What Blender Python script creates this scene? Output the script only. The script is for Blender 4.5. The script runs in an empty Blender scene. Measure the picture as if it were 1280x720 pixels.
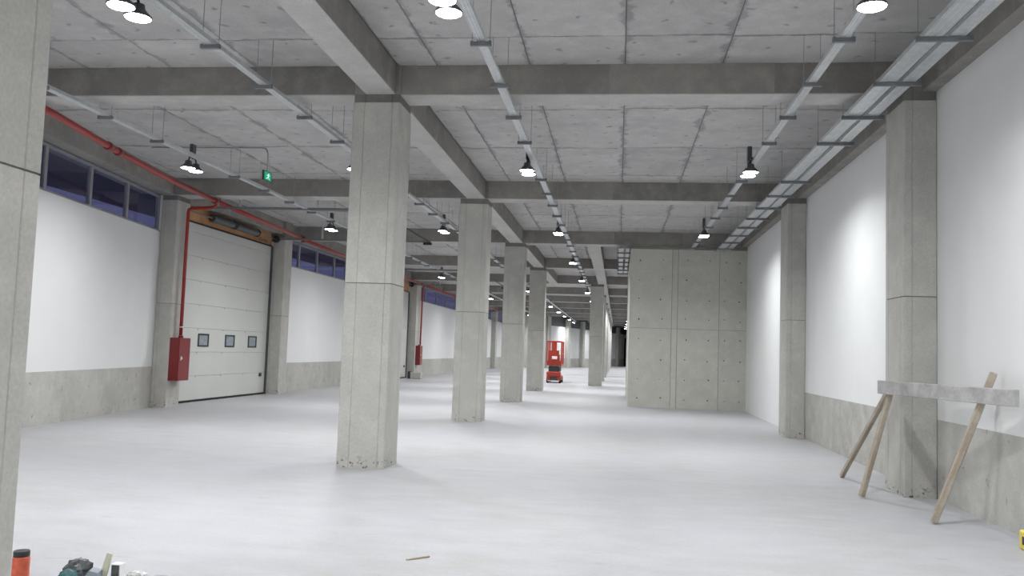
import bpy, math, random
from mathutils import Vector, Matrix

# ------------------------------------------------------------------ camera
F_PX, YAW, PITCH, ROLL, EYE = 1074.3, 0.1248, 0.0722, 0.0341, 1.6
scene = bpy.context.scene
col = scene.collection
fw = Vector((-math.sin(YAW)*math.cos(PITCH), math.cos(YAW)*math.cos(PITCH), math.sin(PITCH)))
rt = Vector((math.cos(YAW), math.sin(YAW), 0)); up = rt.cross(fw)
c_, s_ = math.cos(ROLL), math.sin(ROLL)
rt, up = c_*rt + s_*up, -s_*rt + c_*up
cam = bpy.data.cameras.new('camera'); camo = bpy.data.objects.new('camera', cam); col.objects.link(camo)
cam.sensor_width = 36; cam.lens = 36*F_PX/1280; cam.clip_start = .05; cam.clip_end = 600
M3 = Matrix((rt, up, -fw)).transposed()
camo.matrix_world = Matrix.Translation((0, 0, EYE)) @ M3.to_4x4()
scene.camera = camo

# ------------------------------------------------------------------ world (dusk), exposure
w = bpy.data.worlds.new('dusk'); scene.world = w; w.use_nodes = True
bgn = w.node_tree.nodes['Background']; bgn.inputs[0].default_value = (.17, .18, .42, 1); bgn.inputs[1].default_value = .42
vs = scene.view_settings; vs.view_transform = 'Standard'; vs.look = 'None'; vs.gamma = 1
vs.use_curve_mapping = False; vs.exposure = 0.0
LAMP_W = 43.0              # flux of one floodlight head

# ------------------------------------------------------------------ helpers
rnd = random.Random(7)
class MB:
    def __init__(s): s.v = []; s.f = []; s.mi = []; s.cur = 0
    def face(s, idx): s.f.append(idx); s.mi.append(s.cur)
    def box(s, x0, y0, z0, x1, y1, z1):
        n = len(s.v)
        s.v += [(x0,y0,z0),(x1,y0,z0),(x1,y1,z0),(x0,y1,z0),(x0,y0,z1),(x1,y0,z1),(x1,y1,z1),(x0,y1,z1)]
        for q in ((0,3,2,1),(4,5,6,7),(0,1,5,4),(1,2,6,5),(2,3,7,6),(3,0,4,7)): s.face(tuple(n+i for i in q))
        return s
    def cbox(s, c, d): return s.box(c[0]-d[0]/2,c[1]-d[1]/2,c[2]-d[2]/2,c[0]+d[0]/2,c[1]+d[1]/2,c[2]+d[2]/2)
    def bevbox(s, x0, y0, z0, x1, y1, z1, b):
        # box with all edges chamfered
        n = len(s.v); X=(x0,x1); Y=(y0,y1); Z=(z0,z1); ids={}
        for i in (0,1):
            for j in (0,1):
                for k in (0,1):
                    sx,sy,sz = (1,-1)[i],(1,-1)[j],(1,-1)[k]
                    for a,dv in enumerate(((0,b,b),(b,0,b),(b,b,0))):
                        ids[(i,j,k,a)] = len(s.v)
                        s.v.append((X[i]+sx*dv[0],Y[j]+sy*dv[1],Z[k]+sz*dv[2]))
        def fc(l): s.face(tuple(l))
        for i in (0,1): fc([ids[(i,0,0,0)],ids[(i,1,0,0)],ids[(i,1,1,0)],ids[(i,0,1,0)]][::(-1 if i==0 else 1)])
        for j in (0,1): fc([ids[(0,j,0,1)],ids[(1,j,0,1)],ids[(1,j,1,1)],ids[(0,j,1,1)]][::(1 if j==0 else -1)])
        for k in (0,1): fc([ids[(0,0,k,2)],ids[(1,0,k,2)],ids[(1,1,k,2)],ids[(0,1,k,2)]][::(-1 if k==0 else 1)])
        for j in (0,1):
            for k in (0,1): fc([ids[(0,j,k,1)],ids[(1,j,k,1)],ids[(1,j,k,2)],ids[(0,j,k,2)]][::(1 if (j+k)%2 else -1)])
        for i in (0,1):
            for k in (0,1): fc([ids[(i,0,k,0)],ids[(i,1,k,0)],ids[(i,1,k,2)],ids[(i,0,k,2)]][::(-1 if (i+k)%2 else 1)])
        for i in (0,1):
            for j in (0,1): fc([ids[(i,j,0,0)],ids[(i,j,1,0)],ids[(i,j,1,1)],ids[(i,j,0,1)]][::(1 if (i+j)%2 else -1)])
        for i in (0,1):
            for j in (0,1):
                for k in (0,1): fc([ids[(i,j,k,0)],ids[(i,j,k,1)],ids[(i,j,k,2)]][::(-1 if (i+j+k)%2 else 1)])
        return s
    def prism(s, pts, z0, z1):            # polygon in xy, counter-clockwise
        n = len(s.v); m = len(pts)
        s.v += [(x,y,z0) for x,y in pts] + [(x,y,z1) for x,y in pts]
        for i in range(m): s.face((n+i, n+(i+1)%m, n+m+(i+1)%m, n+m+i))
        s.face(tuple(n+i for i in range(m))[::-1]); s.face(tuple(n+m+i for i in range(m)))
        return s
    def extrude_y(s, pts, y0, y1):        # polygon in xz
        n = len(s.v); m = len(pts)
        s.v += [(x,y0,z) for x,z in pts] + [(x,y1,z) for x,z in pts]
        for i in range(m): s.face((n+(i+1)%m, n+i, n+m+i, n+m+(i+1)%m))
        s.face(tuple(n+i for i in range(m))); s.face(tuple(n+m+i for i in range(m))[::-1])
        return s
    def tube(s, pts, r, seg=10, caps=True):
        pts = [Vector(p) for p in pts]; rings = []
        prev = None
        for i,p in enumerate(pts):
            a = pts[max(i-1,0)]; b = pts[min(i+1,len(pts)-1)]; t = (b-a).normalized()
            if prev is None:
                u = t.cross(Vector((0,0,1)) if abs(t.z) < .9 else Vector((1,0,0))).normalized()
            else: u = (prev - t*prev.dot(t)).normalized()
            prev = u; v = t.cross(u)
            rr = r[i] if isinstance(r,(list,tuple)) else r
            k = len(s.v); rings.append(k)
            for q in range(seg):
                an = 2*math.pi*q/seg; s.v.append(tuple(p + u*rr*math.cos(an) + v*rr*math.sin(an)))
        for a,b in zip(rings, rings[1:]):
            for q in range(seg): s.face((a+q, a+(q+1)%seg, b+(q+1)%seg, b+q))
        if caps:
            s.face(tuple(rings[0]+q for q in range(seg))[::-1]); s.face(tuple(rings[-1]+q for q in range(seg)))
        return s
    def lathe(s, prof, c=(0,0,0), seg=20, mat=None):   # prof: (r,z) bottom to top
        n0 = len(s.v); mt = mat or Matrix.Identity(3)
        for r,z in prof:
            for q in range(seg):
                an = 2*math.pi*q/seg; s.v.append(tuple(Vector(c) + mt @ Vector((r*math.cos(an), r*math.sin(an), z))))
        for i in range(len(prof)-1):
            a = n0+i*seg; b = a+seg
            for q in range(seg): s.face((a+q, a+(q+1)%seg, b+(q+1)%seg, b+q))
        s.face(tuple(n0+q for q in range(seg))[::-1]); e = n0+(len(prof)-1)*seg
        s.face(tuple(e+q for q in range(seg)))
        return s
    def beam(s, a, b, wd, ht, upv=(0,0,1)):            # square bar from a to b
        a = Vector(a); b = Vector(b); t = (b-a).normalized(); u = t.cross(Vector(upv)).normalized(); v = u.cross(t)
        n = len(s.v)
        for p in (a,b):
            for i,j in ((-1,-1),(1,-1),(1,1),(-1,1)): s.v.append(tuple(p + u*wd/2*i + v*ht/2*j))
        for q in ((3,2,1,0),(4,5,6,7),(0,1,5,4),(1,2,6,5),(2,3,7,6),(3,0,4,7)): s.face(tuple(n+i for i in q))
        return s
    def mesh(s, name, mats, smooth=False):
        me = bpy.data.meshes.new(name); me.from_pydata(s.v, [], s.f)
        for m in (mats if isinstance(mats,(list,tuple)) else [mats]): me.materials.append(m)
        me.polygons.foreach_set('material_index', s.mi)
        if smooth: me.polygons.foreach_set('use_smooth', [len(f) < 5 for f in s.f])
        me.update(); return me
    def build(s, name, mats, parent=None, loc=(0,0,0), rot=(0,0,0), smooth=False):
        return put(name, s.mesh(name, mats, smooth), parent, loc, rot)
def put(name, me, parent=None, loc=(0,0,0), rot=(0,0,0)):
    o = bpy.data.objects.new(name, me); col.objects.link(o); o.location = loc; o.rotation_euler = rot
    if parent: o.parent = parent
    return o
def tag(o, label=None, cat=None, group=None, kind=None):
    if label: o['label'] = label
    if cat: o['category'] = cat
    if group: o['group'] = group
    if kind: o['kind'] = kind
    return o
def thing(name, loc, label, cat, group=None, rotz=0):
    o = bpy.data.objects.new(name, None); col.objects.link(o); o.location = loc; o.rotation_euler = (0,0,rotz)
    o.empty_display_size = .1
    return tag(o, label, cat, group)
def box(name, m, parent, x0,y0,z0,x1,y1,z1, b=0):
    """box object whose origin sits at its own base centre"""
    cx, cy = (x0+x1)/2, (y0+y1)/2; mb = MB()
    (mb.bevbox if b else mb.box)(*((x0-cx,y0-cy,0,x1-cx,y1-cy,z1-z0)+((b,) if b else ())))
    off = Vector((cx,cy,z0))
    if parent: off = off - abs_loc(parent)
    return mb.build(name, m, parent, off)
def abs_loc(o):
    v = Vector(o.location)
    while o.parent: o = o.parent; v += Vector(o.location)
    return v
THETA = math.atan(.145); PIV = Vector((-10.76, 18.916, 0))      # the near left bays stand askew to the grid
def skew(o):
    base = abs_loc(o.parent) if o.parent else Vector((0,0,0))
    o.location = PIV + Matrix.Rotation(THETA,3,'Z') @ (Vector(o.location)+base-PIV) - base
    o.rotation_euler = (0,0,THETA); return o
ORD = ['nearest','second','third','fourth','fifth','sixth','seventh','eighth','ninth','tenth','eleventh','twelfth','thirteenth','fourteenth','fifteenth','sixteenth','seventeenth','eighteenth']

# ------------------------------------------------------------------ materials
def newmat(name):
    m = bpy.data.materials.new(name); m.use_nodes = True
    nt = m.node_tree; b = nt.nodes['Principled BSDF']; return m, nt, b
def N(nt, t, **kw):
    n = nt.nodes.new(t)
    for k,v in kw.items():
        if k in n.inputs.keys(): n.inputs[k].default_value = v
        else: setattr(n, k, v)
    return n
def coords(nt, spread=40.0, world=False):
    L = nt.links
    if world:
        g = N(nt,'ShaderNodeNewGeometry'); return g.outputs['Position']
    tc = N(nt,'ShaderNodeTexCoord'); oi = N(nt,'ShaderNodeObjectInfo')
    mu = N(nt,'ShaderNodeMath', operation='MULTIPLY'); mu.inputs[1].default_value = spread; L.new(oi.outputs['Random'], mu.inputs[0])
    ad = N(nt,'ShaderNodeVectorMath', operation='ADD'); L.new(tc.outputs['Object'], ad.inputs[0]); L.new(mu.outputs[0], ad.inputs[1])
    return ad.outputs[0]
def noise(nt, co, scale, detail=5, rough=.55, stretch=None):
    if stretch:
        mp = N(nt,'ShaderNodeMapping'); mp.inputs['Scale'].default_value = stretch; nt.links.new(co, mp.inputs['Vector']); co = mp.outputs[0]
    n = N(nt,'ShaderNodeTexNoise'); n.inputs['Scale'].default_value = scale; n.inputs['Detail'].default_value = detail; n.inputs['Roughness'].default_value = rough
    nt.links.new(co, n.inputs['Vector']); return n.outputs['Fac']
def ramp(nt, fac, a, b, ca=(0,0,0,1), cb=(1,1,1,1)):
    r = N(nt,'ShaderNodeValToRGB'); e = r.color_ramp.elements
    e[0].position = a; e[0].color = ca; e[1].position = b; e[1].color = cb
    nt.links.new(fac, r.inputs[0]); return r.outputs[0]
def mix(nt, fac, a, b, mode='MIX'):
    n = N(nt,'ShaderNodeMix'); n.data_type = 'RGBA'; n.blend_type = mode
    for sock,val in ((n.inputs[0],fac),(n.inputs[6],a),(n.inputs[7],b)):
        if hasattr(val,'is_output'): nt.links.new(val, sock)
        else: sock.default_value = val if not isinstance(val,tuple) else (*val[:3],1)
    return n.outputs[2]
def bump(nt, b, h, strength=.2, dist=.01):
    n = N(nt,'ShaderNodeBump'); n.inputs['Strength'].default_value = strength; n.inputs['Distance'].default_value = dist
    nt.links.new(h, n.inputs['Height']); nt.links.new(n.outputs[0], b.inputs['Normal'])
def concrete(name, base, stain, light, spots=0., tint=.06, rough=.85, patch=.6, chips=False, stretch=None, world=False, edge=False):
    m, nt, b = newmat(name); L = nt.links; co = coords(nt, world=world)
    big = noise(nt, co, patch, 6, .6, stretch); mid = noise(nt, co, 3.5, 6, .6); fine = noise(nt, co, 45, 4)
    c = mix(nt, ramp(nt, big, .35, .68), stain, base)
    c = mix(nt, ramp(nt, mid, .45, .8), c, light)
    g = ramp(nt, fine, .25, .75, (.86,.86,.86,1), (1.06,1.06,1.06,1)); c = mix(nt, 1.0, c, g, 'MULTIPLY')
    if spots:
        vo = N(nt,'ShaderNodeTexVoronoi'); vo.voronoi_dimensions = '2D'; vo.inputs['Scale'].default_value = 1/spots; vo.inputs['Randomness'].default_value = .35
        wob = N(nt,'ShaderNodeTexNoise'); wob.inputs['Scale'].default_value = 7; L.new(co, wob.inputs['Vector'])
        vm = N(nt,'ShaderNodeVectorMath', operation='MULTIPLY_ADD'); L.new(wob.outputs['Color'], vm.inputs[0]); vm.inputs[1].default_value = (.22,.22,.22); L.new(co, vm.inputs[2])
        
        if edge: L.new(vm.outputs[0], vo.inputs['Vector'])
        else:
            sw = N(nt,'ShaderNodeSeparateXYZ'); cw_ = N(nt,'ShaderNodeCombineXYZ'); L.new(vm.outputs[0], sw.inputs[0]); L.new(sw.outputs['Y'], cw_.inputs['X']); L.new(sw.outputs['Z'], cw_.inputs['Y']); L.new(cw_.outputs[0], vo.inputs['Vector'])
        k = ramp(nt, vo.outputs['Distance'], *((.03, .085) if edge else (.015, .055)), (.8,.8,.8,1), (0,0,0,1))
        c = mix(nt, k, c, tuple(x*.55 for x in stain))
    if edge:                           # cement leaked along the panel joints, in ragged patches
        gc = N(nt,'ShaderNodeTexCoord'); sx = N(nt,'ShaderNodeSeparateXYZ'); L.new(gc.outputs['Generated'], sx.inputs[0]); ds = []
        for ax,wd in (('X',1.25),('Y',2.5)):
            pp = N(nt,'ShaderNodeMath', operation='PINGPONG'); pp.inputs[1].default_value = .5; L.new(sx.outputs[ax], pp.inputs[0])
            mm = N(nt,'ShaderNodeMath', operation='MULTIPLY'); mm.inputs[1].default_value = wd; L.new(pp.outputs[0], mm.inputs[0]); ds.append(mm)
        mi = N(nt,'ShaderNodeMath', operation='MINIMUM'); L.new(ds[0].outputs[0], mi.inputs[0]); L.new(ds[1].outputs[0], mi.inputs[1])
        rg = noise(nt, co, 2.2, 6, .7); ra = N(nt,'ShaderNodeMath', operation='MULTIPLY_ADD'); L.new(rg, ra.inputs[0]); ra.inputs[1].default_value = -.55; ra.inputs[2].default_value = .27
        sm = N(nt,'ShaderNodeMath', operation='SUBTRACT'); L.new(mi.outputs[0], sm.inputs[0]); L.new(ra.outputs[0], sm.inputs[1])
        inv = N(nt,'ShaderNodeMath', operation='ADD'); L.new(mi.outputs[0], inv.inputs[0]); L.new(ra.outputs[0], inv.inputs[1])
        c = mix(nt, ramp(nt, inv.outputs[0], -.005, .05, (.75,.75,.75,1), (0,0,0,1)), c, tuple(x*.62 for x in stain))
    if chips:
        ch = noise(nt, co, 16, 3, .6); tc = N(nt,'ShaderNodeNewGeometry'); sp = N(nt,'ShaderNodeSeparateXYZ'); L.new(tc.outputs['Position'], sp.inputs[0])
        zz = ramp(nt, sp.outputs['Z'], .05, .17, (1,1,1,1), (0,0,0,1))
        pk = mix(nt, 1.0, ramp(nt, ch, .575, .635), zz, 'MULTIPLY')
        c = mix(nt, pk, c, (.05,.05,.05))
    oi = N(nt,'ShaderNodeObjectInfo'); tr = ramp(nt, oi.outputs['Random'], 0, 1, (1-tint,)*3+(1,), (1+tint,)*3+(1,))
    c = mix(nt, 1.0, c, tr, 'MULTIPLY')
    L.new(c, b.inputs['Base Color']); b.inputs['Roughness'].default_value = rough
    bump(nt, b, mid, .25, .006); return m
def plain(name, c, rough=.5, metal=0., var=.08, scale=9., bumpy=0., emis=None):
    m, nt, b = newmat(name); co = coords(nt); n = noise(nt, co, scale, 4)
    a = ramp(nt, n, .3, .7, tuple(x*(1-var) for x in c)+(1,), tuple(min(1,x*(1+var)) for x in c)+(1,))
    nt.links.new(a, b.inputs['Base Color']); b.inputs['Roughness'].default_value = rough; b.inputs['Metallic'].default_value = metal
    if bumpy: bump(nt, b, n, bumpy, .004)
    if emis: b.inputs['Emission Color'].default_value = (*emis[0],1); b.inputs['Emission Strength'].default_value = emis[1]
    return m
M = {}
M['column'] = concrete('column_concrete', (.54,.53,.49), (.46,.455,.425), (.60,.585,.54), tint=.05, patch=.8, chips=True, stretch=(1,1,.35))
M['band'] = concrete('raw_concrete_band', (.24,.235,.22), (.19,.187,.175), (.28,.275,.26), tint=.04)
M['slab'] = concrete('slab_joint_concrete', (.17,.168,.165), (.12,.12,.12), (.22,.218,.21))
M['panel'] = concrete('formed_ceiling_concrete', (.53,.52,.51), (.43,.425,.42), (.59,.58,.57), spots=.55, tint=.06, patch=.9, edge=True)
M['beam'] = concrete('shaded_beam_concrete', (.32,.305,.28), (.235,.225,.21), (.375,.36,.33), spots=0, tint=.07, patch=.5)  # darker than the soffit: shade on the beam sides is put into the colour
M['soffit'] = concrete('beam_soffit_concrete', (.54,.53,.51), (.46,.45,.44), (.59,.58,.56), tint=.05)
M['upstand'] = concrete('upstand_concrete', (.53,.52,.485), (.43,.425,.395), (.59,.58,.545), spots=.55, tint=.04, patch=1.0)
M['core'] = concrete('core_wall_concrete', (.60,.595,.535), (.52,.515,.47), (.65,.64,.585), tint=.04, patch=.7)
M['white'] = plain('white_plaster', (.79,.80,.795), .7, 0, .015, 2.)
M['galv'] = plain('galvanised_steel', (.64,.66,.67), .42, .45, .1, 14.)
M['galvdark'] = plain('galvanised_bracket', (.22,.23,.24), .5, .4, .1, 14.)
M['rod'] = plain('threaded_rod_steel', (.35,.36,.37), .5, .6)
M['black'] = plain('black_plastic', (.03,.03,.033), .45)
M['rubber'] = plain('black_rubber', (.02,.02,.02), .8)
M['darkgrey'] = plain('dark_grey_metal', (.10,.105,.11), .45, .4)
M['red'] = plain('red_pipe_paint', (.33,.026,.021), .38, 0, .08)
M['redbox'] = plain('dark_red_enamel', (.21,.017,.019), .32, 0, .05)
M['chrome'] = plain('chrome', (.8,.8,.8), .2, 1.)
M['doorpanel'] = plain('door_sheet_cream', (.60,.61,.58), .5, 0, .025, 1.2)
M['alu'] = plain('grey_window_aluminium', (.36,.37,.39), .45, .3)
M['header'] = plain('orange_header_board', (.52,.27,.13), .7, 0, .2, 3.)
M['ink'] = plain('brown_print', (.10,.05,.03), .7)
M['wood'] = concrete('weathered_wood', (.46,.40,.32), (.32,.27,.21), (.55,.50,.42), tint=.08, patch=3., stretch=(6,6,.7))
M['greyplank'] = concrete('cement_stained_plank', (.52,.51,.50), (.34,.335,.33), (.60,.59,.58), tint=.03, patch=2.5, stretch=(2,2,2))
M['liftred'] = plain('lift_orange_red_paint', (.37,.032,.015), .4)
M['liftwhite'] = plain('lift_white_decal', (.85,.85,.85), .5)
M['greensign'] = plain('green_sign_face', (.0,.35,.18), .5, 0, .02, 4., 0, ((.0,.5,.25),.5))
M['whitesign'] = plain('white_sign_pictogram', (.9,.95,.9), .5, 0, .02, 4., 0, ((.8,1,.9),.9))
M['lens'] = plain('lit_lens', (1,1,1), .3, 0, 0, 4., 0, ((.96,.98,1),40.))
M['canred'] = plain('orange_red_can', (.62,.12,.06), .4, 0, .35, 16.)
M['teal'] = plain('teal_plastic', (.06,.17,.18), .4, 0, .4, 14., .3)
M['bagdark'] = plain('dark_plastic_wrap', (.09,.10,.10), .35, 0, .6, 12., .5)
M['greyplastic'] = plain('grey_plastic', (.28,.32,.36), .45, 0, .2, 12.)
M['clearish'] = plain('pale_translucent_plastic', (.62,.62,.47), .35, 0, .1, 8.)
M['film'] = plain('white_plastic_film', (.75,.76,.74), .3, 0, .25, 26., .6)
M['cream'] = plain('cream_cardboard', (.60,.57,.46), .7, 0, .15, 12.)
M['yellow'] = plain('yellow_plastic', (.72,.58,.10), .45, 0, .1, 12.)
M['canopy'] = plain('canopy_sheet', (.14,.135,.13), .8)
# floor: pale power-trowelled concrete, smeared
m, nt, b = newmat('trowelled_floor'); co = coords(nt, world=True)
n1 = noise(nt, co, .35, 7, .62); n2 = noise(nt, co, 1.6, 7, .65, (1,2.2,1)); n3 = noise(nt, co, 30, 4)
c = mix(nt, ramp(nt, n1, .36, .66), (.425,.42,.41), (.455,.46,.495))
c = mix(nt, ramp(nt, n2, .42, .70), c, (.495,.50,.525)); c = mix(nt, ramp(nt, n2, .22, .42, (.55,.55,.55,1), (0,0,0,1)), c, (.35,.35,.352))
c = mix(nt, 1., c, ramp(nt, n3, .3, .7, (.95,.95,.95,1), (1.03,1.03,1.03,1)), 'MULTIPLY')
sc = noise(nt, co, 3.2, 3, .5, (1,3.5,1)); c = mix(nt, ramp(nt, sc, .67, .73, (0,0,0,1), (.5,.5,.5,1)), c, (.34,.335,.33))
nt.links.new(c, b.inputs['Base Color']); nt.links.new(ramp(nt, n2, .2, .8, (.42,)*3+(1,), (.62,)*3+(1,)), b.inputs['Roughness'])
b.inputs['Specular IOR Level'].default_value = .35; bump(nt, b, n3, .05, .002); M['floor'] = m
# window glass
m, nt, b = newmat('window_glass'); nt.nodes.remove(b); out = nt.nodes['Material Output']
fr = N(nt,'ShaderNodeFresnel'); fr.inputs[0].default_value = 1.5
tr = N(nt,'ShaderNodeBsdfTransparent'); tr.inputs[0].default_value = (.92,.93,.95,1); gl = N(nt,'ShaderNodeBsdfGlossy'); gl.inputs['Roughness'].default_value = .03
mx = N(nt,'ShaderNodeMixShader'); ge = N(nt,'ShaderNodeNewGeometry'); nb = N(nt,'ShaderNodeMath', operation='SUBTRACT'); nb.inputs[0].default_value = 1; nt.links.new(ge.outputs['Backfacing'], nb.inputs[1])
ff = N(nt,'ShaderNodeMath', operation='MULTIPLY'); nt.links.new(fr.outputs[0], ff.inputs[0]); nt.links.new(nb.outputs[0], ff.inputs[1]); nt.links.new(ff.outputs[0], mx.inputs[0]); nt.links.new(tr.outputs[0], mx.inputs[1]); nt.links.new(gl.outputs[0], mx.inputs[2]); nt.links.new(mx.outputs[0], out.inputs[0]); M['glass'] = m

# ------------------------------------------------------------------ dimensions (metres)
ZB, ZS = 4.973, 5.376                  # beam soffit, slab soffit
XWL, XPL, XWR, XPR = -10.76, -10.36, 3.8375, 3.447
YA, SP = 11.02, 7.82
YBACK, YSTEP, XFAR, YEND = -14., 82., -6.9, 131.
GRID = [YA + SP*k for k in range(-3, 15)]
CX0, CX1 = -3.625, -2.979              # central row of columns
EX0, EX1 = -1.41, -.75                 # second row, from the fifth grid line

# ------------------------------------------------------------------ floor
fl = box('floor', M['floor'], None, -11.4, YBACK-.3, -.25, 4.4, YEND+.3, 0); tag(fl, 'pale grey trowelled concrete floor', kind='structure')
box('floor_joint', M['upstand'], fl, -2.9, 11.335, -.0, 3.4, 11.341, .0008)

# ------------------------------------------------------------------ ceiling: slab, formed panels, beams
ce = box('ceiling', M['slab'], None, -11.4, YBACK-.3, ZS+.008, 4.4, YEND+.3, ZS+.25); tag(ce, 'formed concrete ceiling slab with beams', kind='structure')
BW = .50; BF = .06                     # beam width, set-back of beam face behind the column face
def child_box(name, m, parent, x0,y0,z0,x1,y1,z1): return box(name, m, parent, x0,y0,z0,x1,y1,z1)
pan_cache = {}
def panel(w_, l_, x, y):
    key = (round(w_,3), round(l_,3))
    if key not in pan_cache:
        mb = MB(); b_ = .006
        mb.v = [(0,0,.0085),(w_,0,.0085),(w_,l_,.0085),(0,l_,.0085),(b_,b_,0),(w_-b_,b_,0),(w_-b_,l_-b_,0),(b_,l_-b_,0)]
        for q in ((4,7,6,5),(0,4,5,1),(1,5,6,2),(2,6,7,3),(3,7,4,0)): mb.face(q)
        pan_cache[key] = mb.mesh('formwork_panel', M['panel'])
    dz = rnd.uniform(-.0025,.0015)
    return put('formwork_panel', pan_cache[key], ce, Vector((x,y,ZS+dz)) - abs_loc(ce))
xs_l = [-10.60] + [-10.05 + 1.25*k for k in range(6)]
xs_c = [-3.06] ; xs_c = [-3.04, -2.5, -1.25, 0.0, 1.25, 2.5, 3.66]
xs_l = [-10.46, -10.05, -8.80, -7.55, -6.30, -5.05, -3.80, -3.46]
bays = [(GRID[2]+BF+BW, GRID[3]+BF), (GRID[3]+BF+BW, GRID[4]+BF), (GRID[4]+BF+BW, GRID[5]+BF), (GRID[5]+BF+BW, GRID[6]+BF)]
G = .009
for bi,(y0,y1) in enumerate(bays):
    cuts = [y0, y0+1.60, y0+4.13, y0+6.63, y1]
    if bi == 0: cuts = [y0, y0+2.46, y0+4.96, y0+6.30, y1]
    for xs in (xs_l, xs_c):
        for xa,xb in zip(xs, xs[1:]):
            jit = rnd.choice([0, 0, 0, .04, -.05])
            for q,(ya,yb) in enumerate(zip(cuts, cuts[1:])):
                ja = jit if q else 0; jb = jit if q < len(cuts)-2 else 0
                if bi == 3 and xs is xs_c and xa > .0: continue
                panel(xb-xa-G, yb+jb-ya-ja-G, xa+G/2, ya+ja+G/2)
for bi in range(6, 17):               # further bays: one cast field each side, material only
    y0, y1 = GRID[bi]+BF+BW, GRID[bi+1]+BF
    child_box('ceiling_field', M['panel'], ce, (XWL if y1 < YSTEP else XFAR), y0, ZS, 3.8, y1, ZS+.0078)
y0 = GRID[-1]+BF+BW
child_box('ceiling_field', M['panel'], ce, XFAR, y0, ZS, 3.8, YEND, ZS+.0078)
child_box('ceiling_field', M['panel'], ce, XWL, YBACK, ZS, 3.8, GRID[2]+BF, ZS+.0078)
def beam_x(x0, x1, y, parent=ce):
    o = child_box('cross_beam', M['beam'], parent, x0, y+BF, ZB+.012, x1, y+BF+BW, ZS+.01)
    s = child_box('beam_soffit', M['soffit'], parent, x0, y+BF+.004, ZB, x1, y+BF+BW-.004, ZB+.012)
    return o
for k,y in enumerate(GRID):
    xl = XWL if y < YSTEP else XFAR
    if k < 4: xl = -9.72 if k == 3 else -8.55
    if k in (3,4,5,6):                 # split where the pours meet so that stretches differ in tone
        for xa,xb in ((xl,-7.1),(-7.1,CX0),(CX1,-.2),(-.2,1.9),(1.9,3.66)):
            beam_x(xa, xb, y)
        if k > 2: beam_x(CX0, CX1, y)
    else: beam_x(xl, 3.66, y)
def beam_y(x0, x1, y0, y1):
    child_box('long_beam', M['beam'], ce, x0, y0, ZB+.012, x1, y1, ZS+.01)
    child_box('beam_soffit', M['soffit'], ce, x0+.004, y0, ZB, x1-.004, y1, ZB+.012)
for k in range(0, 7): beam_y(-3.46, -3.05, GRID[k]+BF+BW, GRID[k+1]+BF)
beam_y(-3.46, -3.05, YBACK, GRID[0]+BF)
for k in range(5, 16): beam_y(-1.05, -.63, GRID[k]+BF+BW, GRID[k+1]+BF)
for k in range(-1, 17):
    y0 = GRID[k]+BF+BW if k >= 0 else YBACK; y1 = GRID[k+1]+BF
    child_box('edge_beam', M['beam'], ce, 3.66, y0, ZB, 4.15, y1, ZS+.01)
    if 18 < y0 and y1 < YSTEP: child_box('edge_beam', M['beam'], ce, -11.2, y0, ZB, -10.46, y1, ZS+.01)
skew(child_box('edge_beam', M['beam'], ce, -11.2, 3.2, ZB, -10.46, 18.8, ZS+.01))

# ------------------------------------------------------------------ columns
def section(w_, d_, grooves_front=(), grooves_side=(), ch=.014, gw=.007, gd=.008):
    """counter-clockwise outline, origin at the front-left corner (front = -y)"""
    P = [(ch,0)]
    for g in grooves_front: P += [(g-gw,0),(g,gd),(g+gw,0)]
    P += [(w_-ch,0),(w_,ch)]
    for g in grooves_side: P += [(w_,g-gw),(w_-gd,g),(w_,g+gw)]
    P += [(w_,d_-ch),(w_-ch,d_),(ch,d_),(0,d_-ch)]
    for g in reversed(grooves_side): P += [(0,g+gw),(gd,g),(0,g-gw)]
    P += [(0,ch)]
    return P
col_cache = {}
def column(name, x0, x1, y0, y1, label, cat, group, detail=True, ztop=ZB, joint=2.42):
    t = thing(name, ((x0+x1)/2, (y0+y1)/2, 0), label, cat, group)
    w_, d_ = round(x1-x0,3), round(y1-y0,3); key = (w_,d_,detail,joint)
    if key not in col_cache:
        gf = (.165, w_-.10) if detail and w_ > .5 else ((w_*.25,) if detail else ())
        gs = (.12, d_-.13) if detail and d_ > .5 else ()
        P = [(x-w_/2, y-d_/2) for x,y in section(w_, d_, gf, gs)]
        Q = [(x*(1-.014/w_), y*(1-.014/d_)) for x,y in P]
        B = [(x*(1-.02/w_), y*(1-.02/d_)) for x,y in P]
        a = MB().prism(P, 0, joint-.006).mesh('lower_shaft', M['column'])
        j = MB().prism(Q, joint-.006, joint+.006).mesh('pour_joint', M['band'])
        u = MB().prism(P, joint+.006, ztop-.115).mesh('upper_shaft', M['column'])
        bd = MB().prism(B, ztop-.115, ztop).mesh('top_band', M['band'])
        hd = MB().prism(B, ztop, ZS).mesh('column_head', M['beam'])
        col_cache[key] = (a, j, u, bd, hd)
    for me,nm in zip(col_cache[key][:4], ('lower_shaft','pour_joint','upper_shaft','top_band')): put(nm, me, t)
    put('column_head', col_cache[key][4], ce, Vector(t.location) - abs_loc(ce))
    return t
cl = ['rectangular concrete column at the left edge of the view, closest to the camera',
      'tall concrete column standing alone in the middle, nearest one seen whole',
      'second whole concrete column of the central row, right of the nearest one',
      'third whole concrete column of the central row',
      'fourth whole concrete column of the central row, beside the red scissor lift']
ys = [3.41, 11.02, 18.90, 26.70, 34.49]
for y,l in zip(ys, cl): column('concrete_column', CX0, CX1, y, y+.651, l, 'column', 'central row columns')
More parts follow.
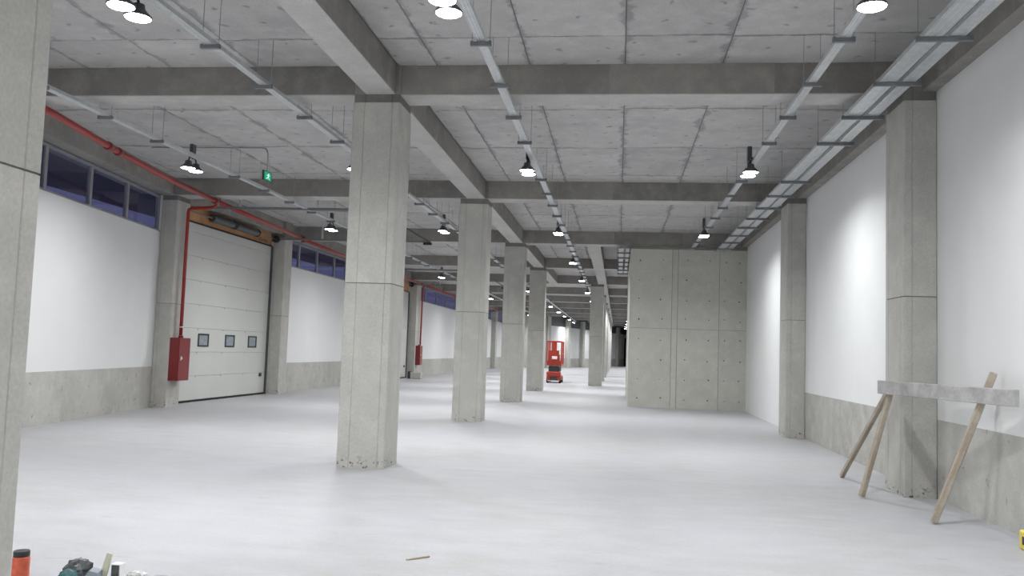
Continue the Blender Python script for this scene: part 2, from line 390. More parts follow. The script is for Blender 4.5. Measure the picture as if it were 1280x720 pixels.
for k in range(7, 15):
    y = GRID[k]
    l = ('concrete column left of the dark far opening, nearest of the second row' if k == 7 else f'{ORD[k-7]} concrete column of the second row behind the scissor lift')
    column('concrete_column', EX0, EX1, y, y+.66, l, 'column', 'second row columns', detail=(k < 9))
# right pilasters
PR = [(-4.4,'behind the camera'),(3.2,'beside the camera, before the wooden trestle'),(10.98,'behind the wooden trestle'),(18.384,'between the two lit white bays')]
for y,d in PR: column('concrete_pilaster', XPR, XWR, y, y+.733, f'concrete pilaster of the white right wall {d}', 'pilaster', 'right wall pilasters')
PL = [(11.0,.6,'before the first window band'),(18.916,.598,'carrying the near red hose cabinet'),(25.536,.598,'just beyond the cream sectional door'),(34.0,.6,'behind the nearest whole column'),(43.35,.9,'carrying the far red hose cabinet'),(59.4,.7,'after the blue windows'),(72.6,.8,'seen between the second and third columns')]
for y,d_,d in PL:
    pc = column('concrete_pilaster', XWL, XPL, y, y+d_, f'concrete pilaster of the left wall {d}', 'pilaster', 'left wall pilasters')
    if y < 12: skew(pc)

# ------------------------------------------------------------------ walls
WT = .16; HD = .94
wr = MB(); wr.box(XWR, YBACK, HD, XWR+WT, 18.9, ZB); wr.box(XWR, 18.9, 0, XWR+WT, YEND, ZB)
wro = wr.build('wall_right', M['white']); tag(wro, 'white right wall above a concrete upstand', kind='structure')
for y0,y1 in ((YBACK,-4.4),(-4.4,3.2),(3.2,10.98),(10.98,18.9)):
    box('concrete_upstand', M['upstand'], wro, XWR, y0, 0, XWR+WT, y1, HD)
WZ0, WZ1 = 4.10, 4.955
wl = MB()
wbays = [(26.134,34.0),(44.25,59.4),(60.1,72.6),(73.4,YSTEP)]
for y0,y1 in wbays: wl.box(XWL-WT, y0, HD, XWL, y1, WZ0)
for y0,y1 in ((18.916,19.5),(25.536,26.134),(34.0,34.62),(43.32,44.25),(59.4,60.1),(72.6,73.4)): wl.box(XWL-WT, y0, 0, XWL-.002, y1, ZB)
wlo = wl.build('wall_left', M['white']); tag(wlo, 'white left wall over a concrete upstand', kind='structure')
for y0,y1 in wbays: box('concrete_upstand', M['upstand'], wlo, XWL-WT, y0, 0, XWL+.004, y1, HD)
wn = MB(); nbays = [(3.1,11.0),(11.6,18.90)]
for y0,y1 in nbays: wn.box(XWL-WT, y0, HD, XWL, y1, WZ0)
wn.box(XWL-WT, 11.0, 0, XWL-.002, 11.6, ZB)
wno = wn.build('wall_left_near', M['white']); tag(wno, 'white wall bay with clerestory left of the near hose cabinet', kind='structure')
for y0,y1 in nbays: box('concrete_upstand', M['upstand'], wno, XWL-WT, y0, 0, XWL+.004, y1, HD)
skew(wno)
wk = box('wall_left_rear', M['white'], None, -8.66, YBACK, 0, -8.50, 3.25, ZS); tag(wk, 'white wall beside and behind the camera', kind='structure')
ws = box('wall_step', M['column'], None, XWL-WT, YSTEP, 0, XFAR, YSTEP+.3, ZB); tag(ws, 'grey return wall where the hall narrows', kind='structure')
FA = math.atan2(32, 7.8); FL = 47.5                                # oblique far wall where the hall turns right
def faro(o): o.location = (XFAR, 83, 0); o.rotation_euler = (0,0,FA); return o
wf = MB().box(0, 0, HD, FL, WT, 4.15).build('wall_far', M['white']); faro(wf); tag(wf, 'far oblique white wall behind the scissor lift', kind='structure')
MB().box(0, -.004, 0, FL, WT, HD).build('concrete_upstand', M['upstand'], wf)
MB().box(0, .0, 4.15, FL, WT, ZS).build('dark_clerestory', M['darkgrey'], wf)
for u in (.0, .2, .365, .53, .695, .86): MB().box(u*32.94-.45, -.32, 0, u*32.94+.45, 0, ZB).build('wall_pier', M['column'], wf)
d3 = MB().box(32.5, -.06, 0, 35.2, -.005, 3.7).build('door_3', M['rubber']); faro(d3); tag(d3, 'flat black panel in place of the shaded far opening left of the core wall edge', kind='structure')  # flat black sheet, its colour stands in for the shade inside the opening
wb = box('wall_back', M['white'], None, -11.3, YBACK-.2, 0, 4.3, YBACK, ZS); tag(wb, 'white wall behind the camera', kind='structure')
# core wall, shuttered panels with recessed joints
CY = 26.70; XK0, XK1 = .32, XWR
cw = MB(); cw.box(XK0+.012, CY+.012, 0, XK1, CY+7.4, ZB-.004); cwo = cw.build('wall_core', M['band']); tag(cwo, 'shuttered concrete core block against the white wall', kind='structure')
cols_x = [XK0, 1.60, 1.775, 3.02, XK1]
for a,b_ in zip(cols_x, cols_x[1:]):
    for z0,z1 in ((0,2.415),(2.425,4.86)):
        g = .007 if a > XK0 else 0
        p_ = box('shutter_panel', M['core'], cwo, a+g, CY+rnd.uniform(0,.004), z0, b_-(.007 if b_ < XK1 else 0), CY+.05, z1)
        mb = MB(); nx = 2 if b_-a > .5 else 0
        for i in range(nx):
            for j in range(4):
                x = (-.36 + .68*i)*(b_-a)/1.25 + rnd.uniform(-.03,.03); z = .28 + .60*j + rnd.uniform(-.03,.03)
                rr = rnd.uniform(.015,.026); n = len(mb.v)
                for q in range(7): mb.v.append((x+rr*math.cos(q*.897), -.0265, z+rr*math.sin(q*.897)*rnd.uniform(.8,1.3)))
                mb.face(tuple(n+q for q in range(7)))
        if nx: tag(mb.build('tie_hole', M['darkgrey'], p_), kind='stuff')
for j,(z0,z1) in enumerate(((0,2.415),(2.425,4.86))):
    box('shutter_panel', M['core'], cwo, XK0, CY+.06, z0, XK0+.05, CY+7.4, z1)
mb = MB(); n = 40
for i in range(n+1):
    x = XK0 + (XK1-XK0)*i/n; e = .03*math.sin(i*.9)+.02*math.sin(i*2.3)
    mb.v += [(x,CY-.002,4.86-.006),(x,CY-.012,4.885+.02*math.sin(i*1.7)*.5),(x,CY-.008,ZB-.003)]
for i in range(n):
    for k in (0,1): a = i*3+k; mb.face((a,a+3,a+4,a+1))
mb.build('top_mortar_band', M['band'], cwo)

# ------------------------------------------------------------------ windows
def window(idx, y0, y1, mull, label):
    t = thing(f'window_{idx}', (XWL-WT/2, (y0+y1)/2, WZ0), label, None); t['kind'] = 'structure'
    x0, x1 = XWL-.11, XWL-.04; f = .05
    fr_ = MB(); cy = (y0+y1)/2
    for a in ((y0,WZ0,y1,WZ0+f),(y0,WZ1-f,y1,WZ1),(y0,WZ0+f,y0+f,WZ1-f),(y1-f,WZ0+f,y1,WZ1-f)):
        fr_.box(-.03, a[0]-cy, a[1]-WZ0, .045, a[2]-cy, a[3]-WZ0)
    fr_.build('frame', M['alu'], t)
    edges = [y0+f] + mull + [y1-f]
    for m_ in mull: box('mullion', M['alu'], t, XWL-WT/2-.03, m_-.045, WZ0+f, XWL-WT/2+.045, m_+.045, WZ1-f)
    for i,(a,b_) in enumerate(zip(edges, edges[1:])):
        aa = a+(.045 if i else 0); bb = b_-(.045 if i < len(edges)-2 else 0)
        box('pane', M['glass'], t, XWL-WT/2-.006, aa, WZ0+f, XWL-WT/2+.006, bb, WZ1-f)
    sill = MB().box(-.08,y0-cy,-.0,.085,y1-cy,0.02); sill.build('sill', M['alu'], t)
    return t
skew(window(1, 11.62, 18.90, [13.75,15.46,17.14], 'dark clerestory window band left of the near hose cabinet'))
window(2, 26.15, 33.98, [27.9,29.66,31.55,33.0], 'clerestory window band just beyond the cream sectional door')
window(3, 44.27, 59.38, [47.3,50.2,53.2,56.2], 'blue dusk-lit clerestory window band above the far hose cabinet')
window(4, 60.12, 72.58, [63.2,66.3,69.4], 'small far window strip seen between second and third columns')
skew(window(5, 3.12, 10.98, [5.6,7.4,9.2], 'window band hidden behind the closest column'))
window(6, 73.42, 81.98, [76.5,79.6], 'farthest window band on the left wall')
cp = box('canopy', M['canopy'], None, -14.7, -12, 5.42, -11.25, 41, 5.6); tag(cp, 'dark loading canopy outside above the left windows', 'canopy')

# ------------------------------------------------------------------ sectional doors
def sectional(idx, y0, y1, ztop, label, full=True):
    XD = XWL-.03
    t = thing(f'door_{idx}', (XD, (y0+y1)/2, 0), label, None); t['kind'] = 'structure'
    H = .612; z = .05; k = 0
    while z < ztop-.05:
        z1 = min(z+H, ztop)
        p_ = box('door_section', M['doorpanel'], t, XD-.045, y0, z+.002, XD, y1, z1-.002, b=.005)
        rb = MB()
        for q in (.30,.60):
            if z1-z > q: rb.box(.0222, -(y1-y0)/2+.05, q*.98, .0228, (y1-y0)/2-.05, q*.98+.004)
        hg = MB(); n_h = 5
        for i in range(n_h):
            yy = (i/(n_h-1)-.5)*(y1-y0-.25)
            hg.box(.0226, yy-.03, z1-z-.05, .032, yy+.03, z1-z-.005)
        if full: hg.build('hinge', M['doorpanel'], p_)
        if k == 2:
            for c0 in ([21.13,22.68,24.17] if idx == 1 else [y0+1.5, y0+3.0, y0+4.5]):
                yc = c0+.27; fy = yc-(y0+y1)/2
                fr2 = MB()
                for a in ((-.29,.16,.29,.20),(-.29,.46,.29,.50),(-.29,.20,-.24,.46),(.24,.20,.29,.46)):
                    fr2.box(.0222, a[0]+fy, a[1]-.02, .042, a[2]+fy, a[3]-.02)
                v_ = fr2.build('vision_frame', M['black'], p_)
                MB().box(.0224, fy-.24, .18, .028, fy+.24, .44).build('vision_pane', M['greyplastic'], p_)
        z += H; k += 1
    box('bottom_seal', M['rubber'], t, XD-.05, y0, 0, XD+.01, y1, .055)
    box('top_seal', M['rubber'], t, XD-.04, y0-.02, ztop-.01, XD+.03, y1, ztop+.03)
    for yy in (y0-.03, y1-.03): box('guide_rail', M['darkgrey'], t, XD, yy, 0, XD+.05, yy+.06, ztop)
    box('latch', M['black'], t, XD, y1-.45, .55, XD+.04, y1-.33, .65)
    box('header_board', M['header'], t, XD-.05, y0, ztop+.03, XD-.0, y1, ZB)
    if full:
        tx = MB(); yy = -(y0+y1)/2 + y1 - 1.05
        for i,(a,h_) in enumerate(((0,.11),(.10,.11),(.19,.09),(.33,.08),(.42,.08),(.51,.09),(.60,.07))):
            tx.box(.0255, yy+a, .04, .0262, yy+a+.028, .04+h_); tx.box(.0255, yy+a, .04+(h_-.03)*(i%2), .0262, yy+a+.07, .04+.028+(h_-.03)*(i%2))
        tx.build('print_mark', M['ink'], t, (0,0,ztop+.03))
    sh = MB().tube([(XD+.17, y0-.05, ZB-.19),(XD+.17, y1, ZB-.19)], .016, 8)
    for q in (sh,): 
        o = q.build('spring_shaft', M['galvdark'], t, -abs_loc(t), smooth=True)
    for a,b_ in ((.27,.47),(.50,.74)):
        ya, yb = y0+(y1-y0)*a, y0+(y1-y0)*b_
        prof = [(XD+.17,ya,ZB-.19)]; mb = MB(); n = 28
        mb.tube([(XD+.17, ya+(yb-ya)*i/n, ZB-.19) for i in range(n+1)], [.112 if i%2 else .10 for i in range(n+1)], 12)
        mb.build('torsion_spring', M['darkgrey'], t, -abs_loc(t), smooth=True)
        MB().tube([(XD+.17,yb,ZB-.19),(XD+.17,yb+.05,ZB-.19)], .12, 12).build('spring_cone', M['black'], t, -abs_loc(t))
    for yy in (y0+.08, y1-.12):
        MB().tube([(XD+.17,yy,ZB-.19),(XD+.17,yy+.06,ZB-.19)], .11, 14).build('cable_drum', M['black'], t, -abs_loc(t))
        box('bearing_plate', M['galvdark'], t, XD, yy+.07, ZB-.26, XD+.22, yy+.078, ZB-.03)
    # horizontal tracks reaching into the hall, hung from the slab
    zt = 4.80
    for yy in (y0+.05, y1-.05):
        MB().extrude_y([(0,0),(.012,0),(.012,.03),(.0,.03)],0,.001)
        box('overhead_track', M['galvdark'], t, XD+.16, yy-.02, zt-.03, -5.75, yy+.02, zt+.03)
        for xx in (-9.15, -7.2):
            box('track_hanger', M['galv'], t, xx-.025, yy-.015, zt+.03, xx+.025, yy+.015, ZS+.008)
    box('track_end_bar', M['black'], t, -5.78, y0+.03, zt-.035, -5.74, y1-.03, zt+.0)
    for yy in (y0+.05, y1-.05): box('track_bumper', M['black'], t, -5.95, yy-.06, zt-.10, -5.70, yy+.06, zt-.03)
    return t
sectional(1, 19.56, 25.50, 4.56, 'cream sectional loading door with three small windows')
sectional(2, 34.65, 43.30, 4.40, 'far cream sectional loading door half hidden by the nearest whole column', full=False)
box('wall_filler', M['column'], wlo, XWL-WT, 19.5, 4.56, XWL-.09, 25.54, ZB)

# ------------------------------------------------------------------ cable trays
tray_sec = {}
def tray_mesh(wd, ln):
    h, t = .05, .003; hw = wd/2
    P = [(-hw,h),(-hw,0)]
    nr = max(3, int(wd/.03))
    for i in range(nr):
        a = -hw + wd*(i+.30)/nr; b_ = -hw + wd*(i+.70)/nr
        P += [(a,0),(a+.001,.005),(b_-.001,.005),(b_,0)]
    P += [(hw,0),(hw,h),(hw-t,h),(hw-t,.008),(-hw+t,.008),(-hw+t,h)]
    n = len(P); mb = MB()
    mb.v = [(x,0,z) for x,z in P] + [(x,ln,z) for x,z in P]
    for i in range(n): mb.face((i,(i+1)%n,n+(i+1)%n,n+i))
    return mb.mesh('tray_channel', M['galv'])
YB0 = 8.65
LY = [-6.9, .2, 7.25, 14.25, 21.75, 29.0, 36.1, 43.3, 50.5, 57.6, 65.6, 72.8, 80.0]
def tray_line(xs_w, y0, y1, label, dense_to=42, step=1.42, zt=4.80):
    xc = sum(x for x,_ in xs_w)/len(xs_w)
    xa = min(x-w_/2 for x,w_ in xs_w); xb = max(x+w_/2 for x,w_ in xs_w)
    t = thing('cable_tray', (xc, y0, zt), label, 'cable tray', 'ceiling cable trays')
    y = y0
    while y < y1-.01:
        ln = min(2.84 if y < dense_to else 14.2, y1-y)
        for x,w_ in xs_w:
            k = (w_, round(ln,3))
            if k not in tray_sec: tray_sec[k] = tray_mesh(w_, ln-.004)
            put('tray_channel', tray_sec[k], t, (x-xc, y-y0, rnd.uniform(-.004,.004)), (0,0,rnd.uniform(-.0012,.0012) if ln < 3 else 0))
        y += ln
    k0 = math.ceil((y0-YB0)/step); y = YB0 + k0*step
    kb = ('b', round(xb-xa,3))
    if kb not in tray_sec:
        W2 = (xb-xa)/2+.06; mb = MB().box(-W2,-.02,-.045,W2,.02,-.003); mb.box(-W2,-.022,-.045,-W2+.03,.022,.005); mb.box(W2-.03,-.022,-.045,W2,.022,.005)
        tray_sec[kb] = mb.mesh('tray_bracket', M['galvdark'])
        tray_sec['rod'] = MB().tube([(0,0,-.05),(0,0,ZS+.008-zt)], .004, 6).mesh('hanger_rod', M['rod'])
    while y < min(y1, dense_to):
        if any(abs(y-q) < .28 for q in LY): y += step; continue
        put('tray_bracket', tray_sec[kb], t, (0, y-y0, 0))
        under_beam = any(g+BF-.02 < y < g+BF+BW+.02 for g in GRID)
        if y < 36:
            for sx in (-1,1): 
                r_ = put('hanger_rod', tray_sec['rod'], t, (sx*((xb-xa)/2+.045), y-y0, 0))
                if under_beam: r_.scale.z = .30
        y += step
    return t
TX = [-7.50, -4.48, -1.50, 2.145]
tray_line([(-7.50,.10)], 4.4, 81, 'thin galvanised cable tray nearest the left windows')
tray_line([(-4.48,.10)], 4.4, 91, 'thin galvanised cable tray left of the central columns')
tray_line([(-1.50,.10)], 4.4, 102, 'thin galvanised cable tray right of the central columns')
tray_line([(.90,.10)], 34.6, 112, 'far thin cable tray behind the concrete core wall')
tray_line([(2.145,.095)], 4.4, 26.66, 'thin galvanised cable tray running to the concrete core wall')
tray_line([(2.975,.19),(3.205,.15)], 4.4, 26.66, 'wide double cable tray along the white right wall')
tray_line([(.02,.15),(.22,.10)], 26.2, 34.3, 'short double cable tray passing left of the core wall', zt=4.79)

# ------------------------------------------------------------------ twin floodlights
TILT = Matrix.Rotation(0, 3, 'X')
lamp_me = {}
def lamp_meshes():
    prof = [(.122,0),(.128,.008),(.124,.02),(.095,.05),(.06,.085),(.055,.13),(.03,.14)]
    lamp_me['housing'] = MB().lathe(prof, seg=20).mesh('housing', M['darkgrey'], True)
    mb = MB(); mb.lathe([(.112,-.006),(.118,.0)], seg=20); lamp_me['lens'] = mb.mesh('lens', M['lens'])
    lamp_me['driver'] = MB().bevbox(-.035,-.06,0,.035,.06,.24,.008).mesh('driver_box', M['darkgrey'])
    lamp_me['arm'] = MB().tube([(.0,0,.135),(.0,.03,.20),(.0,.10,.22),(.0,.14,.20)], .014, 8).mesh('arm', M['black'], True)
    lamp_me['arm2'] = MB().tube([(.0,0,.135),(.0,-.03,.20),(.0,-.10,.22),(.0,-.14,.20)], .014, 8).mesh('arm', M['black'], True)
    lamp_me['bar'] = MB().box(-.02,-.20,.235,.02,.20,.26).mesh('mount_bar', M['black'])
lamp_meshes()
area = bpy.data.lights.new('flood', 'AREA'); area.shape = 'DISK'; area.spread = math.radians(158); area.size = .22; area.energy = LAMP_W; area.color = (.975,.985,1.0)
area2 = bpy.data.lights.new('flood_pair', 'AREA'); area2.shape = 'DISK'; area2.spread = math.radians(158); area2.size = .26; area2.energy = LAMP_W*2; area2.color = (.975,.985,1.0)
def twin(x, y, label, full=True):
    t = thing('twin_floodlight', (x-.085, y, 4.60), label, 'light', 'twin floodlights under the cable trays')
    for s in (-1, 1):
        h = put('housing', lamp_me['housing'], t, (0, s*.14, 0), (0,0,0))
        put('lens', lamp_me['lens'], h, (0,0,0))
        put('arm', lamp_me['arm' if s < 0 else 'arm2'], t, (0, s*.14, 0))
        if full:
            l = bpy.data.objects.new('flood_lamp', area); col.objects.link(l); l.parent = t; l.location = (0, s*.14, -.012)
    if not full:
        l = bpy.data.objects.new('flood_lamp', area2); col.objects.link(l); l.parent = t; l.location = (0, 0, -.03)
    put('driver_box', lamp_me['driver'], t, (-.003, 0, .215)); put('mount_bar', lamp_me['bar'], t, (0.01,0,-.02))
    return t
SHOWN = {(0,2): 'twin floodlight on the left-window cable tray hidden by the closest column',
  (0,3): 'lit twin floodlight left of the green exit sign', (1,2): 'lit twin floodlight in the top left corner of the view',
  (2,2): 'lit twin floodlight at the top edge, middle of the view', (3,2): 'lit twin floodlight at the top edge, right part of the view',
  (1,3): 'twin floodlight hidden behind the nearest whole column', (3,3): 'lit twin floodlight nearest the right wall before the second cross beam',
  (3,4): 'lit twin floodlight just above the concrete core wall', (0,4): 'lit twin floodlight above the second window band, left of the nearest whole column'}
LN = ['left-window','left-of-columns','right-of-columns','right-hand']
LY = [-6.9, .2, 7.25, 14.25, 21.75, 29.0, 36.1, 43.3, 50.5, 57.6, 65.6, 72.8, 80.0]
for i,x in enumerate(TX):
    for j,y in enumerate(LY):
        if i == 3 and 26 < y < 34.5: continue
        xx = x if not (i == 3 and y > 34) else .90
        if j < 2: lab = f'twin floodlight out of view {"behind" if j == 0 else "beside"} the camera on the {LN[i]} cable tray'
        elif i == 3 and y > 34: lab = f'twin floodlight behind the concrete core wall, {ORD[j-6]} from the core'
        else: lab = SHOWN.get((i,j)) or f'twin floodlight on the {LN[i]} cable tray, {ORD[j-2]} from the camera'
        twin(xx, y, lab, full=(6 < y < 24))
for x,y,l in ((-4.48,87.5,'added far twin floodlight left of the second row, last before the oblique wall'),(-1.5,88,'added far twin floodlight over the second row, next to last'),(-1.5,96,'added far twin floodlight over the second row, last'),(.90,88,'added far twin floodlight right of the second row, third from the end'),(.90,96,'added far twin floodlight right of the second row, next to last'),(.90,104,'added far twin floodlight right of the second row, last')):  # unseen extra lamps added to brighten the oblique far wall
    twin(x, y, l, full=False)

# ------------------------------------------------------------------ red sprinkler pipe, hose cabinets
ZP = 4.87
pt = thing('sprinkler_pipe', (-9.0, 15, ZP), 'long red fire main running under the ceiling above the left windows', 'pipe')
def bent(name, pts, r, m, parent, seg=12): return MB().tube(pts, r, seg).build(name, m, parent, -abs_loc(parent), smooth=True)
path = [(-8.10,9.2,ZP),(-8.40,11.6,ZP),(-8.90,14.2,ZP),(-9.27,16.6,ZP),(-9.50,19.1,ZP)]
bent('main_run', path, .055, M['red'], pt)
bent('main_run', [(-9.50,19.1,ZP),(-9.72,22.5,ZP),(-9.88,25.8,ZP)], .055, M['red'], pt)
bent('main_run', [(-9.88,25.8,ZP-.03),(-10.06,30.6,ZP-.03),(-10.12,43,ZP-.03)], .05, M['red'], pt)
bent('main_run', [(-10.12,43,ZP-.03),(-10.12,60,ZP-.03),(-10.12,81.6,ZP-.03)], .05, M['red'], pt)
bent('elbow', [(-9.88,25.8,ZP+.06),(-9.88,25.8,ZP-.13)], .075, M['redbox'], pt)
for p_,q_ in (((-8.78,13.55,ZP),(-8.815,13.72,ZP)),((-8.86,13.98,ZP),(-8.895,14.14,ZP)),((-9.49,18.95,ZP),(-9.505,19.2,ZP)),((-9.86,25.5,ZP),(-9.885,25.9,ZP))):
    bent('coupling', [p_,q_], .072, M['redbox'], pt)
bent('branch', [(-9.50,19.1,ZP),(-9.52,19.12,ZP-.10),(-9.62,19.16,ZP-.14),(-10.16,19.20,ZP-.16),(-10.235,19.21,ZP-.19),(-10.25,19.21,ZP-.27),(-10.25,19.21,1.68)], .04, M['red'], pt)
bent('branch', [(-10.12,43.9,ZP-.03),(-10.2,43.9,ZP-.2),(-10.22,43.9,1.68)], .045, M['red'], pt)
for p_ in ((-8.39,11.3),(-9.51,19.3),(-9.93,27.0)):
    bent('pipe_clamp', [(p_[0],p_[1],ZP+.05),(p_[0],p_[1],ZB-.001)], .012, M['rod'], pt)
bent('coupling', [(-10.25,19.21,1.86),(-10.25,19.21,1.90)], .05, M['chrome'], pt)
def cabinet(y, z, label, w_=.50, h_=1.0, d_=.25):
    t = thing('fire_hose_cabinet', (XPL+.001+d_/2, y, z), label, 'hose cabinet', 'red hose cabinets')
    MB().bevbox(-d_/2,-w_/2,0,d_/2-.02,w_/2,h_,.006).build('body', M['redbox'], t)
    dr = MB().bevbox(-.009,-w_/2-.004,0,.009,w_/2+.004,h_-.01,.005).build('door', M['redbox'], t, (d_/2-.009,0,.005))
    MB().cbox((.012,-w_/2+.085,h_*.52),(.012,.06,.10)).build('latch_plate', M['chrome'], dr)
    MB().lathe([(.02,0),(.02,.02),(.012,.03)], seg=12, mat=Matrix.Rotation(math.pi/2,3,'Y')).build('knob', M['liftwhite'], dr, (.018,-w_/2+.085,h_*.52), smooth=True)
    MB().tube([(0,0,0),(0,0,.05)], .055, 12).build('pipe_collar', M['redbox'], t, (-.02,.05,h_))
    return t
cabinet(19.18, .625, 'large red hose cabinet on the pilaster left of the cream sectional door')
cabinet(43.75, .67, 'small far red hose cabinet on the pilaster below the blue windows')

# ------------------------------------------------------------------ exit sign
t = thing('exit_sign', (-6.73, 15.5, 4.65), 'small green emergency exit sign hanging from a bent conduit', 'sign')
MB().bevbox(-.02,-.19,0,.02,.19,.19,.006).build('sign_body', M['darkgrey'], t)
fc = MB().box(.0202,-.155,.022,.022,.155,.172).build('sign_face', M['greensign'], t)
mn = MB()
def q4(pts):
    n = len(mn.v); mn.v.extend([(.0228,y,z) for y,z in pts]); mn.face(tuple(n+i for i in range(len(pts))))
q4([(.03+.014*math.cos(i*.785), .147+.014*math.sin(i*.785)) for i in range(8)])           # head
q4([(-.005,.085),(.03,.085),(.04,.132),(.0,.132)])                                          # trunk
q4([(.03,.12),(.085,.105),(.085,.118),(.035,.132)]); q4([(-.05,.10),(.0,.118),(.0,.131),(-.055,.112)])
q4([(.01,.088),(.03,.088),(.075,.05),(.062,.04)]); q4([(-.005,.088),(.014,.088),(-.02,.055),(-.075,.035),(-.08,.05),(-.03,.066)])
mn.build('pictogram', M['whitesign'], fc)
bent('conduit', [(-9.1,15.5,5.30),(-6.86,15.5,5.30),(-6.78,15.5,5.28),(-6.74,15.5,5.22),(-6.73,15.5,5.14),(-6.73,15.5,4.835)], .013, M['rod'], t, 8)

# ------------------------------------------------------------------ scissor lift
t = thing('scissor_lift', (-3.23, 44.9, 0), 'orange-red scissor lift parked beyond the central columns', 'lift')
W = .36; Lh = .95
MB().bevbox(-W,-Lh,.14,W,Lh,.36,.02).build('chassis', M['liftred'], t)
MB().bevbox(-W,-Lh-.02,.34,W,-Lh+.25,.58,.03).build('chassis_front', M['liftred'], t)
for sx in (-1,1):
    for sy in (-1,1):
        MB().tube([(sx*(W-.10),sy*(Lh-.22),.16),(sx*(W+.01),sy*(Lh-.22),.16)], .16, 16).build('wheel', M['rubber'], t)
MB().box(-W+.06,-Lh-.03,.10,W-.06,-Lh-.005,.14).build('bumper', M['galv'], t)
MB().box(-.20,-Lh-.035,.16,.20,-Lh-.02,.32).build('tow_recess', M['black'], t)
for k in range(4):
    for sx in (-1,1):
        mb = MB(); z0 = .56+.075*k
        mb.beam((sx*.25,-Lh+.05,z0),(sx*.25,Lh-.1,z0+.07),.04,.05); mb.beam((sx*.20,-Lh+.05,z0+.07),(sx*.20,Lh-.1,z0),.04,.05)
        mb.build('scissor_arm', M['black'], t)
    MB().tube([(-.27,-Lh+.05,.60+.075*k),(.27,-Lh+.05,.60+.075*k)], .03, 8).build('pivot_bar', M['black'], t)
MB().box(-.24,-Lh+.02,.56,.24,-Lh+.06,.88).build('scissor_guard', M['black'], t)
MB().bevbox(-W-.01,-Lh-.02,.89,W+.01,Lh,.98,.012).build('platform', M['liftred'], t)
MB().box(-W-.01,-Lh-.02,.98,W+.01,-Lh,1.14).build('toe_board', M['liftred'], t)
for sx in (-1,1):
    for sy in (-1,0,1): MB().tube([(sx*W,sy*(Lh-.02),.98),(sx*W,sy*(Lh-.02),2.12)], .028, 8).build('rail_post', M['liftred'], t)
    for z in (1.5,2.12): MB().tube([(sx*W,-Lh+.02,z),(sx*W,Lh-.02,z)], .026, 8).build('guard_rail', M['liftred'], t)
for sy in (-1,1):
    MB().tube([(-W,sy*(Lh-.02),2.12),(W,sy*(Lh-.02),2.12)], .03, 8).build('guard_rail', M['liftred'], t)
MB().bevbox(-.13,-Lh+.0,1.1,.13,-Lh+.04,2.1,.01).build('gate_panel', M['liftred'], t)
MB().box(-.30,-Lh+.005,1.1,.30,-Lh+.03,1.66).build('lower_screen', M['liftred'], t)
MB().bevbox(-.10,-Lh-.10,1.22,.16,-Lh-.0,1.36,.01).build('manual_box', M['liftwhite'], t)
MB().bevbox(W-.10,-Lh-.06,1.45,W-.02,-Lh+.02,1.75,.01).build('control_box', M['liftwhite'], t)

# ------------------------------------------------------------------ wooden trestle
t = thing('trestle', (3.4, 10.2, 0), 'rough wooden trestle with a cement-stained plank top leaning near the right wall', 'trestle')
def timber(name, a, b_, w1, h1, m, upv=(0,0,1)):
    a, b_ = Vector(a), Vector(b_); L = (b_-a).length
    mb = MB().bevbox(-w1/2,-h1/2,0,w1/2,h1/2,L,min(w1,h1)*.12)
    z = (b_-a).normalized(); x = Vector(upv).cross(z).normalized(); y = z.cross(x)
    o = mb.build(name, m, t); o.matrix_local = Matrix.Translation(a - Vector(t.location)) @ Matrix((x,y,z)).transposed().to_4x4()
    return o
pa, pb = Vector((3.175,11.02,1.305)), Vector((3.688,8.55,1.312))
timber('plank_top', pa, pb, .055, .16, M['greyplank'])
timber('leg', (2.905,10.77,.015), (3.29,10.90,1.33), .06, .062, M['wood'])
timber('leg', (3.11,12.51,.015), (3.315,11.06,1.30), .058, .058, M['wood'])
timber('leg', (3.195,9.26,.015), (3.735,9.16,1.54), .06, .066, M['wood'])

# ------------------------------------------------------------------ litter on the floor by the nearest column
def lump(name, c, r, m, seed, label, cat, sub=3, rough=.35):
    rr = random.Random(seed); mb = MB(); nu, nv = 16, 9
    ph = [rr.uniform(0,6.3) for _ in range(8)]
    for j in range(nv+1):
        th = math.pi*j/nv
        for i in range(nu):
            a = 2*math.pi*i/nu
            d = 1 + rough*(.5*math.sin(3*a+ph[0])*math.sin(2*th+ph[1]) + .5*math.sin(5*a+ph[2]+3*th) + .4*rr.uniform(-1,1))*math.sin(th)
            mb.v.append((r[0]*d*math.sin(th)*math.cos(a), r[1]*d*math.sin(th)*math.sin(a), max(-r[2]*.98, -r[2]*d*math.cos(th))))
    for j in range(nv):
        for i in range(nu): mb.face((j*nu+i, j*nu+(i+1)%nu, (j+1)*nu+(i+1)%nu, (j+1)*nu+i))
    o = mb.build(name, m, None, (c[0],c[1],c[2]+r[2])); tag(o, label, cat); return o
t = thing('foam_can', (-3.855, 5.33, 0), 'orange-red can with a slanted black top beside the nearest column', 'can')
MB().lathe([(.05,0),(.053,.01),(.053,.13),(.049,.142)], seg=20).build('can_body', M['canred'], t, smooth=True)
mb = MB().lathe([(.049,.136),(.050,.172),(.047,.178)], seg=20); mb.build('can_cap', M['black'], t, smooth=True)
lump('crumpled_bag', (-3.485,5.39,0), (.085,.08,.068), M['bagdark'], 3, 'dark crumpled plastic bag in the litter at the bottom left', 'bag')
lump('teal_cloth', (-3.445,5.23,.0), (.062,.03,.055), M['teal'], 5, 'teal rag bundle in front of the dark crumpled bag', 'rag', rough=.2)
lump('cream_paper', (-3.43,5.12,0), (.08,.045,.028), M['cream'], 8, 'cream crumpled paper lying against the teal rag', 'paper')
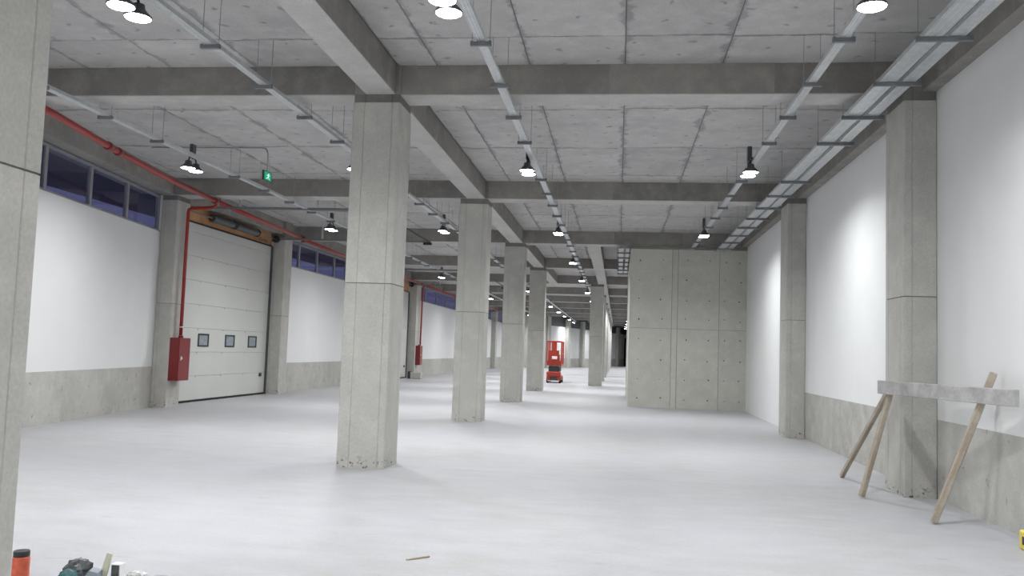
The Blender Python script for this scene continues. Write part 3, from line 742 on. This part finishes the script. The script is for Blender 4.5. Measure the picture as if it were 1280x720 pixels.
o = MB().extrude_y([(-.075,0),(.06,0),(.05,.085),(-.005,.10)],-.05,.05).build('plastic_tray', M['greyplastic'], None, (-3.335,5.30,0), (0,0,.3)); tag(o,'grey slanted plastic tray in the litter pile','tray')
o = MB().extrude_y([(-.045,0),(.005,0),(.04,.182),(.005,.19)],-.012,.0).build('plastic_strip', M['clearish'], None, (-3.285,5.37,.0), (-.05,0,.1)); tag(o,'pale translucent plastic strip standing upright in the litter','plastic strip')
t = thing('small_carton', (-3.215,5.40,0), 'small dark carton with a white edge behind the white film', 'carton')
MB().bevbox(-.032,-.03,0,.025,.03,.112,.004).build('carton_body', M['bagdark'], t); MB().box(.0255,-.03,0,.032,.03,.113).build('carton_edge', M['liftwhite'], t); MB().box(-.032,-.03,.1135,.032,.03,.12).build('carton_flap', M['liftwhite'], t)
lump('plastic_film', (-3.085,5.40,0), (.065,.045,.04), M['film'], 11, 'white crumpled plastic film right of the small carton', 'film', rough=.6)
o = MB().bevbox(-.045,-.04,0,.045,.04,.055,.008).build('teal_box', M['greyplastic'], None, (-2.925,5.40,0), (0,0,.1)); tag(o,'low grey-teal box at the right end of the litter','box')
t = thing('yellow_tool', (3.64,8.18,0), 'small yellow and black tool lying by the right wall at the picture edge', 'tool')
MB().bevbox(-.07,-.09,0,.07,.09,.17,.015).build('tool_body', M['yellow'], t)
MB().box(-.072,-.05,.05,-.068,.02,.12).build('tool_grip', M['black'], t); MB().box(-.03,-.092,.04,.05,-.088,.12).build('tool_grip', M['black'], t)
# fallen splinter on the floor and the grey block by the far door
o = MB().bevbox(-.10,-.011,0,.10,.011,.012,.003).build('wood_splinter', M['wood'], None, (-1.465,6.515,0), (0,0,.75)); tag(o,'thin wood splinter lying on the open floor near the camera','splinter')
t = thing('concrete_block', (-10.05,42.6,0), 'small grey block on the floor beside the far sectional door', 'block')
MB().bevbox(-.28,-.2,0,.28,.2,.33,.03).build('block_body', M['upstand'], t); MB().box(-.40,-.2,0,-.29,.2,.36).build('block_side', M['black'], t)
